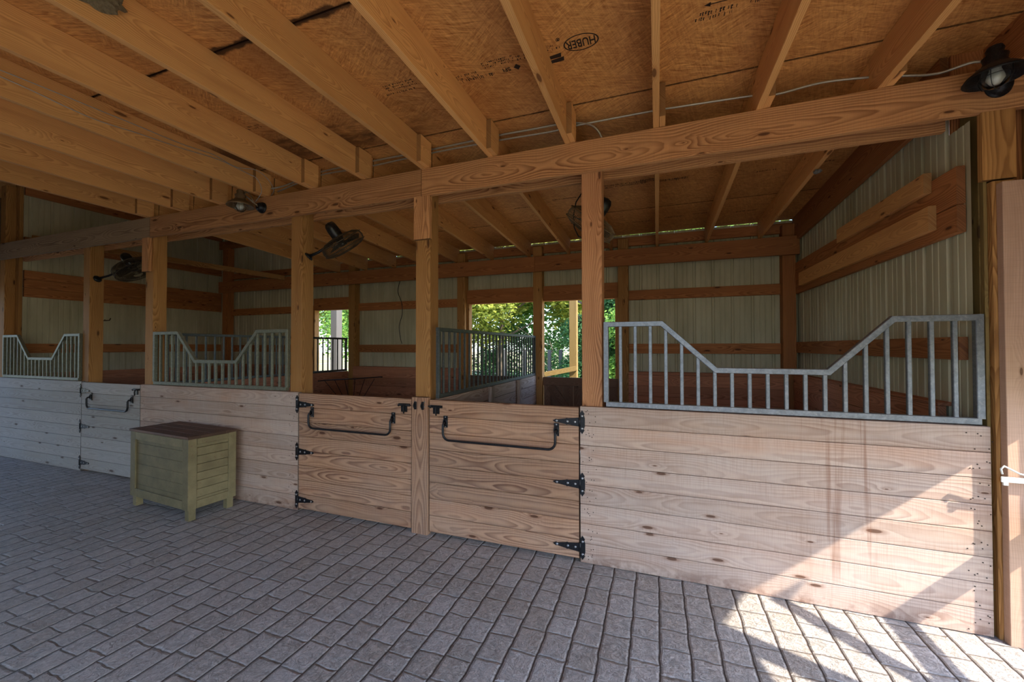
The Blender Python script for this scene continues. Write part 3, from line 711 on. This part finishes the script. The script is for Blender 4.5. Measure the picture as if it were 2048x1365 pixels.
# half doors in the back openings
def gate(x0,x1,flip,label):
    o=empty('half_gate',(x0,2.93,0),label=label,cat='half door'); w=x1-x0
    m=MB(); n=max(4,round(w/.14))
    for i in range(n): m.box((w*i/n+.002,.022,.03),(w*(i+1)/n-.002,.045,1.09),g=2)
    m.build('door_boards',M_gate,o)
    for z in (1.03,.12): m=MB(); m.box((0,0,z-.06),(w,.020,z+.06)); m.build('rail',M_gate,o)
    m=MB(); a,b=(.10,w-.10) if flip else (w-.10,.10); m.board((a,.01,.96),(b,.01,.19),(1,0,0),.13,.020); m.build('brace',M_gate,o)
    for x in (.06,w-.06):
        m=MB(); m.box((x-.05,.0005,.182),(x+.05,.020,.968),g=2); m.build('stile',M_gate,o)
gate(-1.605,-.86,True,'brown half door with a diagonal brace below the right back opening')
gate(-.855,-.515,False,'narrow brown half door behind the left end of the right grille')
gate(-2.84,-1.755,True,'brown half door below the middle back opening, behind the dark grille')
gate(-6.065,-5.225,True,'brown half door below the left back opening')

# ------------------------------------------------------------------ olive chest
ch=empty('storage_chest',(-4.36,-.285,0),math.radians(-4.2),'old olive green wooden chest with a worn brown lid, against the stall front','chest')
cw,cd,chh=.97,.41,.745; zb=.10
m=MB(); hx,hy=cw/2,cd/2
def cb(lo,hi,**k): m.box(lo,hi,c=.002,**k)
# recessed side boards
n=6
for i in range(n):
    z0=zb+.02+(chh-zb-.05)*i/n; z1=zb+.02+(chh-zb-.05)*(i+1)/n-.002
    cb((-hx+.03,-hy+.014,z0),(hx-.03,-hy+.026,z1),tone=random.uniform(.88,1.)); cb((-hx+.03,hy-.026,z0),(hx-.03,hy-.014,z1))
n=8
for i in range(n):
    z0=zb+.02+(chh-zb-.05)*i/n; z1=zb+.02+(chh-zb-.05)*(i+1)/n-.003
    cb((hx-.022,-hy+.02,z0),(hx-.010,hy-.02,z1),tone=random.uniform(.95,1.12)); cb((-hx+.010,-hy+.02,z0),(-hx+.022,hy-.02,z1))
m.build('panel_boards',M_chest,ch)
m=MB()
for sy in (-1,1):
    y0,y1=sorted((sy*hy,sy*(hy-.014)))
    cb((-hx,y0,zb),(-hx+.085,y1,chh-.02),g=2,tone=.92); cb((hx-.085,y0,zb),(hx,y1,chh-.02),g=2,tone=.9)
    cb((-hx+.086,y0+.0005,chh-.095),(hx-.086,y1-.0005,chh-.022)); cb((-hx+.086,y0+.0005,zb),(hx-.086,y1-.0005,zb+.075))
for sx in (-1,1):
    x0,x1=sorted((sx*(hx+.001),sx*(hx-.010)))
    cb((x0,-hy+.001,zb),(x1,-hy+.07,chh-.02),g=2,tone=1.05); cb((x0,hy-.07,zb),(x1,hy-.001,chh-.02),g=2,tone=1.08)
    cb((x0+.0005,-hy+.071,chh-.075),(x1-.0005,hy-.071,chh-.022)); cb((x0+.0005,-hy+.071,zb),(x1-.0005,hy-.071,zb+.07))
m.build('frame',M_chest,ch)
m=MB()
for i in range(4): m.box((-hx-.008,-hy-.008+(cd+.016)*i/4+.0006,chh-.019),(hx+.008,-hy-.008+(cd+.016)*(i+1)/4-.0006,chh+.004),c=.004)
m.build('lid',M_lid,ch,'worn brown lid')
for sx in (-1,1):
    for sy in (-1,1):
        m=MB(); x=sx*(hx-.045); y=sy*(hy-.045); m.prism((x,y,0),(x,y,zb+.03),(1,0,0),[(-.028,-.028),(.028,-.028),(.028,.028),(-.028,.028)]); m.build('foot',M_chest,ch)

# ------------------------------------------------------------------ fans
def fan(center,nrm,mount,label,mat):
    c=Vector(center); n=Vector(nrm).normalized(); o=empty('wall_fan',tuple(mount),label=label,cat='fan',group='black wire-caged fans above the stalls'); mo=Vector(mount)
    q=n.to_track_quat('Z','Y').to_matrix(); X=q@Vector((1,0,0)); Y=q@Vector((0,1,0)); R=.215
    P=lambda a,r,h:c-mo+n*h+(X*math.cos(a)+Y*math.sin(a))*r
    m=MB()
    for r,h in ((R,.045),(R,-.03),(R*.72,.075),(R*.42,.085),(R*.72,-.065),(R*.42,-.075)):
        m.tube([P(2*math.pi*k/32,r,h) for k in range(32)],.0045 if r==R else .0022,5,closed=True)
    for k in range(88):
        a=2*math.pi*k/88
        m.tube([P(a,.05,.088),P(a,R*.45,.085),P(a,R*.75,.073),P(a,R*.95,.052),P(a,R,.010),P(a,R*.95,-.036),P(a,R*.72,-.064),P(a,R*.42,-.075),P(a,.055,-.078)],.0019,4)
    m.build('guard',mat,o,'dusty wire cage')
    m=MB()
    m.lathe(c-mo,n,[(.0,-.02),(.038,-.018),(.038,.022),(.0,.026)],16)
    for k in range(3):
        a0=2*math.pi*k/3; pts=[]
        for (r,da,h) in ((.035,-.35,-.012),(.10,-.45,-.02),(.175,-.42,-.02),(.188,-.1,-.004),(.18,.30,.022),(.10,.38,.018),(.035,.35,.012)): pts.append(P(a0+da,r,h))
        base=len(m.v); m.v+=pts+[p+n*.003 for p in pts]; L=len(pts)
        m.face(list(range(base,base+L)),[(0,0)]*L); m.face(list(reversed(range(base+L,base+2*L))),[(0,0)]*L)
        for i in range(L): j=(i+1)%L; m.face([base+i,base+j,base+L+j,base+L+i],[(0,0)]*4)
    m.build('blades',M_black,o)
    m=MB(); m.lathe(c-mo,-n,[(.03,.02),(.055,.075),(.056,.08),(.058,.15),(.052,.195),(.035,.22),(.0,.228)],20)
    m.build('motor',M_black,o,'black bullet-shaped motor')
    m=MB(); e=c-mo-n*.10; m.tube([Vector((0,0,0)),Vector((0,0,0))+(e)*.35-Vector((0,0,.035)),e*.75-Vector((0,0,.05)),e-Vector((0,0,.05)),e],[.016,.013,.012,.013,.02],8)
    m.lathe((0,0,0),e*1,[(.045,-.003),(.045,.008),(.025,.02)],16); m.build('arm',M_iron,o)
    return o
fan((-2.93,.27,2.575),(.30,.53,-.79),(-3.20,.11,2.43),'black caged fan on the post right of the middle grille',M_guard)
fan((-.50,.42,2.56),(-.62,.22,-.75),(-.44,.182,2.42),'caged fan half hidden behind the reddish right post',M_guardp)
fan((-6.22,.24,2.54),(.50,.24,-.83),(-6.722,.11,2.42),'black caged fan on the leftmost door post',M_guard)
m=MB(); m.tube([(-.54,.30,2.80),(-.60,.28,2.70),(-.62,.28,2.60),(-.615,.28,2.50),(-.58,.27,2.42),(-.54,.25,2.40),(-.50,.20,2.43)],.005,6)
m.build('power_cord',M_black,label='black cord looping down left of the reddish right post',cat='cord')

# ------------------------------------------------------------------ barn lamps
def lamp(x,label,M_bronze=M_bronze):
    o=empty('barn_lamp',(x,0,2.93),label=label,cat='lamp',group='jar lamps on the header beam'); cx_,cy_=-.10,-.155
    m=MB(); 
    m.lathe((0,0,0),(0,-1,0),[(.055,.001),(.055,.01),(.045,.012),(.050,.02),(.042,.024),(.046,.032),(.036,.036),(.036,.05),(.0,.055)],20)
    m.build('wall_plate',M_iron,o,'ridged black wall plate')
    m=MB(); m.tube([(0,-.05,0),(-.01,-.085,.03),(-.03,-.10,.085),(-.06,-.125,.125),(cx_,cy_,.128)],.007,8); m.build('arm',M_bronze,o)
    m=MB(); m.lathe((cx_,cy_,0),(0,0,1),[(.028,.135),(.034,.12),(.030,.10),(.048,.085),(.042,.06),(.05,.045),(.0505,.04),(.075,.025),(.105,-.002),(.118,-.022),(.115,-.022),(.10,-.004),(.07,.018),(.045,.03)],28,cap=False)
    m.build('shade',M_bronze,o,'flared dusty bronze shade')
    m=MB(); m.lathe((cx_,cy_,0),(0,0,-1),[(.045,-.03),(.05,.0),(.05,.03),(.043,.055),(.025,.07),(.0,.074)],20,cap=False); m.build('glass_jar',M_glass,o,'clear glass jar')
    m=MB(); m.lathe((cx_,cy_,0),(0,0,-1),[(.014,-.035),(.014,-.01),(.020,.01),(.024,.025),(.016,.042),(.0,.048)],14); m.build('bulb',M_white,o)
    m=MB()
    for k in range(4):
        a=math.pi/4+k*math.pi/2; P=lambda r,z:(cx_+r*math.cos(a),cy_+r*math.sin(a),z)
        m.tube([P(.058,.02),P(.058,-.035),P(.046,-.066),P(.0,-.082)],.0016,5)
    m.tube([(cx_+.059*math.cos(2*math.pi*k/20),cy_+.059*math.sin(2*math.pi*k/20),-.02) for k in range(20)],.0016,5,closed=True)
    m.build('wire_guard',M_bronze,o)
    return o
lamp(-3.68,'jar lamp with a bronze shade above the middle grille')
lamp(1.72,'large black-shaded jar lamp in the top right corner',M_iron)
lamp(-8.93,'jar lamp at the far left end of the beam')

# ------------------------------------------------------------------ cables
def cable(pts,r,name,mat,label,cat='cable',n=6):
    """smooth curve through pts"""
    P=[Vector(p) for p in pts]; out=[]
    for i in range(len(P)-1):
        p0=P[max(i-1,0)]; p1=P[i]; p2=P[i+1]; p3=P[min(i+2,len(P)-1)]
        for k in range(6):
            t=k/6; out.append(.5*((2*p1)+(p2-p0)*t+(2*p0-5*p1+4*p2-p3)*t*t+(3*p1-p0-3*p2+p3)*t**3))
    out.append(P[-1]); m=MB(); m.tube(out,r,n); return m.build(name,mat,label=label,cat=cat)
yc=.10
cable([(-3.68,-.06,2.94),(-3.72,-.10,2.985),(-3.80,-.10,3.06),(-3.70,.0,3.11),(-3.50,yc,3.17),(-3.07,yc,3.235),(-2.5,yc,3.245),(-1.89,yc,3.245),(-1.23,yc,3.255),(-.9,yc,3.252),(-.70,yc,3.25),(-.52,yc,3.225),(-.42,yc,3.17),(-.37,.13,3.08),(-.36,.15,2.95)],.0078,'metal_cable',M_cable,'upper metal-clad cable behind the joists, ending above the reddish post')
cable([(-3.60,yc,3.12),(-3.07,yc,3.205),(-2.5,yc,3.20),(-1.89,yc,3.215),(-1.23,yc,3.215),(-.77,yc,3.205),(-.575,yc,3.215),(-.04,yc,3.215),(.13,yc,3.21),(.59,yc,3.19),(.73,yc,3.17),(.97,yc,3.19),(1.2,yc,3.17),(1.37,yc,3.14),(1.5,.05,3.09),(1.62,-.02,3.08),(1.70,-.03,3.03),(1.72,-.03,2.97)],.0078,'metal_cable',M_cable,'long metal-clad cable running right to the corner lamp')
xw=JC[3]+.052-.0
xw=JC[2]+.612*1+.006
xw=JC[3]+.005
cable([(xw,-2.2,3.16),(xw,-1.69,3.19),(xw,-1.26,3.20),(xw,-1.06,3.205),(xw,-.74,3.21),(xw,-.49,3.235),(xw,-.3,3.21),(xw+.05,-.14,3.24),(xw+.055,-.02,3.20),(xw+.05,.05,3.12),(xw+.05,.02,3.05)],.003,'grey_wire',M_wire,'upper thin wire stapled along a joist at the left','wire',5)
cable([(xw,-2.2,3.14),(xw,-1.69,3.15),(xw,-1.43,3.13),(xw,-1.26,3.125),(xw,-1.03,3.15),(xw,-.74,3.175),(xw,-.45,3.21),(xw+.01,-.17,3.19),(xw+.045,-.14,3.17),(xw+.055,-.10,3.12),(xw+.06,-.09,3.04),(-3.69,-.07,2.97)],.003,'grey_wire',M_wire,'lower thin wire sagging along a joist to the left lamp','wire',5)
cable([(-4.16,2.93,2.68),(-4.20,2.93,2.5),(-4.13,2.94,2.3),(-4.13,2.95,2.1),(-4.18,2.94,1.9),(-4.16,2.95,1.7),(-4.13,2.95,1.60)],.006,'hanging_cord',M_black,'thin cord hanging on the back wall of the middle stall','cord')

# ------------------------------------------------------------------ nests
def blob(name,c,s,mat,label,seed,cat='nest',n=3):
    bm=bmesh.new(); bmesh.ops.create_icosphere(bm,subdivisions=n,radius=1); rnd=random.Random(seed)
    from mathutils import noise as mn
    for v in bm.verts:
        d=mn.fractal(v.co*2.2+Vector((seed,0,0)),1,2,5); v.co*=1+.35*d
        v.co=Vector((v.co.x*s[0],v.co.y*s[1],v.co.z*s[2]))
    me=bpy.data.meshes.new(name); bm.to_mesh(me); bm.free(); me.materials.append(mat)
    o=bpy.data.objects.new(name,me); COL.objects.link(o); o.location=c; return tag(o,label,cat)
blob('bird_nest',(JC[5]+.012,-1.86,3.19),(.035,.13,.075),M_mud,'crumbly mud bird nest stuck to a joist at the top left',3,n=4)
blob('mud_nest',(JC[6]+.046,.66,2.98+.10),(.014,.035,.055),M_mud,'grey mud nest on a stall joist right of the middle post',5)
blob('mud_nest',(JC[7]+.046,.66,2.97+.09),(.014,.03,.06),M_mud,'smaller mud nest on the next joist, left of the reddish post',6)
blob('mud_nest',(JC[11]-.0,1.05,2.985),(.028,.035,.014),M_mudo,'grey nest under a joist above the right grille',8)

# ------------------------------------------------------------------ small fittings
m=MB(); m.box((1.665,-.072,.846),(1.86,-.066,.874),c=.002); m.box((1.672,-.074,.83),(1.69,-.064,.846),c=.002); m.box((1.74,-.066,.85),(1.80,-.046,.862),c=.002)
m.tube([(1.668,-.072,.888),(1.662,-.074,.915),(1.675,-.074,.93),(1.70,-.072,.915),(1.735,-.070,.895),(1.80,-.068,.88)],.0045,8)
m.build('gate_hook',M_white,label='white metal hook latch on the right jamb, casting a shadow',cat='hook')
m=MB(); m.tube([(-8.70,1.0,1.98),(-8.62,1.03,1.985),(-8.50,1.06,1.99),(-8.45,1.05,2.02)],.007,6); m.tube([(-8.56,1.03,1.985),(-8.5,1.0,2.0)],.005,6); m.build('wall_hook',M_rust,label='rusty hook on the far left stall wall',cat='hook')
o=empty('hay_rack',(-5.1,2.8,.5),label='black wire corner hay rack low in the middle stall',cat='hay rack')
m=MB(); m.tube([(-.10,-.62,.49),(.0,-.55,.50),(.35,-.25,.51),(.62,-.0,.53),(.68,.0,.53)],.008,6); m.build('rim',M_iron,o)
for k in range(6):
    t=(k+.5)/6; a=Vector((-.10+.72*t,-.60+.6*t,.50)); b=Vector((.08+.12*t,-.12+.02*t,0)); m=MB(); m.tube([a,(a+b)/2+Vector((.02,-.02,-.03)),b],.005,5); m.build('rod',M_iron,o)

# ------------------------------------------------------------------ outdoors behind the barn
for x,l,mt in ((-1.49,'brown timber porch post outside the right back opening',M_postg),(-7.22,'grey porch post outside the left back opening',M_greypost)):
    m=MB(); w=.07 if x>-3 else .09; m.box((x-w,4.6,-.05),(x+w,4.6+2*w,3.0),c=.004); m.build('porch_post',mt,label=l,cat='post')
m=MB(); m.board((-2.0,4.45,1.02),(-1.42,4.58,1.14),(0,0,1),.09,.038); m.build('porch_rail',M_postg,label='short sloping rail against the brown porch post',cat='rail')
m=MB(); m.box((-9.5,4.35,-.05),(-6.3,4.55,.98),g=0); m.build('pale_ledge',M_greypost,label='low pale ledge outside the left back opening',cat='ledge')
m=MB(); m.box((-9.0,5.9,0),(-.0,8.2,.02),g=0)
FP=[(-6.95,9),(-4.55,9),(-3.9,9),(-3.1,9),(-2.75,9)]
for i,(x,y) in enumerate(FP):
    q=MB(); q.box((x-.05,y,-.05),(x+.05,y+.1,1.45),c=.004)
    q.build('fence_post',M_greypost,label='pale fence post in the trees, %s from the left'%ORD[i],cat='fence post',group='pale fence posts behind the barn')

def tree(x,y,h,r,mat,n,label,seed,ls=.07,trunk=.12,flat=1.,low=.15):
    o=empty('tree',(x,y,-.06),label=label,cat='tree',group='trees behind the barn'); R=random.Random(seed)
    m=MB(); pts=[(0,0,0)]; 
    for k in range(1,6): pts.append((R.uniform(-.15,.15)*k*.5,R.uniform(-.1,.1)*k*.5,h*.8*k/5))
    m.tube(pts,[trunk*(1-.13*k) for k in range(6)],8)
    for k in range(7):
        z=h*R.uniform(.25,.75); a=R.uniform(0,6.28); L=r*R.uniform(.5,.9); m.tube([(0,0,z),(L*.5*math.cos(a),L*.5*math.sin(a),z+.25*L),(L*math.cos(a),L*math.sin(a),z+.6*L)],[trunk*.4,trunk*.25,.01],5)
    m.build('trunk',M_bark,o)
    blobs=[]
    for k in range(16):
        a=R.uniform(0,6.28); rr=r*math.sqrt(R.random())*.8; z=h*R.uniform(low+.1,.92); sc=1-.5*abs(z/h-.5)
        blobs.append((rr*math.cos(a)*sc,rr*math.sin(a)*sc,z,r*R.uniform(.3,.52)))
    V=[];F=[];T=[]
    for i in range(n):
        b=blobs[R.randrange(len(blobs))]; u=R.gauss(0,1);v=R.gauss(0,1);w=R.gauss(0,1); L=math.sqrt(u*u+v*v+w*w)+1e-6; q=b[3]*(.55+.45*R.random())
        c=Vector((b[0]+u/L*q,b[1]+v/L*q,max(.05,b[2]+w/L*q*flat)))
        a=Vector((R.gauss(0,1),R.gauss(0,1),R.gauss(0,.5))).normalized(); d=a.cross(Vector((R.gauss(0,1),R.gauss(0,1),R.gauss(0,1)))).normalized(); s=ls*R.uniform(.6,1.3)
        k=len(V); V+= [c-a*s,c-d*s*.45,c+a*s,c+d*s*.45]; F.append((k,k+1,k+2,k+3)); T.append(R.uniform(.6,1.3))
    me=bpy.data.meshes.new('foliage'); me.from_pydata([tuple(q) for q in V],[],F); at=me.attributes.new('tone','FLOAT','FACE'); at.data.foreach_set('value',T); me.materials.append(mat)
    f=bpy.data.objects.new('foliage',me); COL.objects.link(f); f.parent=o
    return o
tree(-5.3,10.5,7.0,2.9,M_leafA,30000,'yellow-green tree seen through the middle back opening',1,.09)
tree(-1.75,8.7,3.9,1.3,M_leafB,22000,'dark green bushy tree behind the brown porch post',2,.05,low=-.05)
tree(-1.0,12.5,8.0,2.8,M_leafA,28000,'tall yellow-green tree over the dark bush',3,.125)
tree(-.1,7.8,5.5,1.3,M_leafC,16000,'bright green leafy tree right of the brown porch post',4,.065,low=.0)
tree(-3.2,16.0,9.0,3.4,M_leafC,26000,'tall green tree in the far middle',5,.14)
tree(-10.6,10.5,7.5,2.9,M_leafC,26000,'bright leafy tree outside the left back opening',6,.085)
tree(-14.5,13.5,9.0,3.4,M_leafA,22000,'yellowish tree left of the grey porch post',7,.10)
tree(-8.0,15.0,8.5,3.0,M_leafC,22000,'green tree standing between the left and middle openings',8,.13)
tree(-3.6,10.7,2.3,1.3,M_leafB,7000,'low dark green shrub behind the pale fence posts',9,.05,.05,low=-.2)
tree(2.4,13.0,9.0,3.2,M_leafC,20000,'green tree at the far right behind the barn',10,.13)
tree(-9.2,12.6,2.4,2.0,M_leafB,7000,'low dark hedge shrub beneath the left trees',11,.06,.05,low=-.2)
tree(-5.9,12.2,2.6,1.8,M_leafB,7000,'low dark green shrub under the yellow-green tree',12,.06,.05,low=-.2)
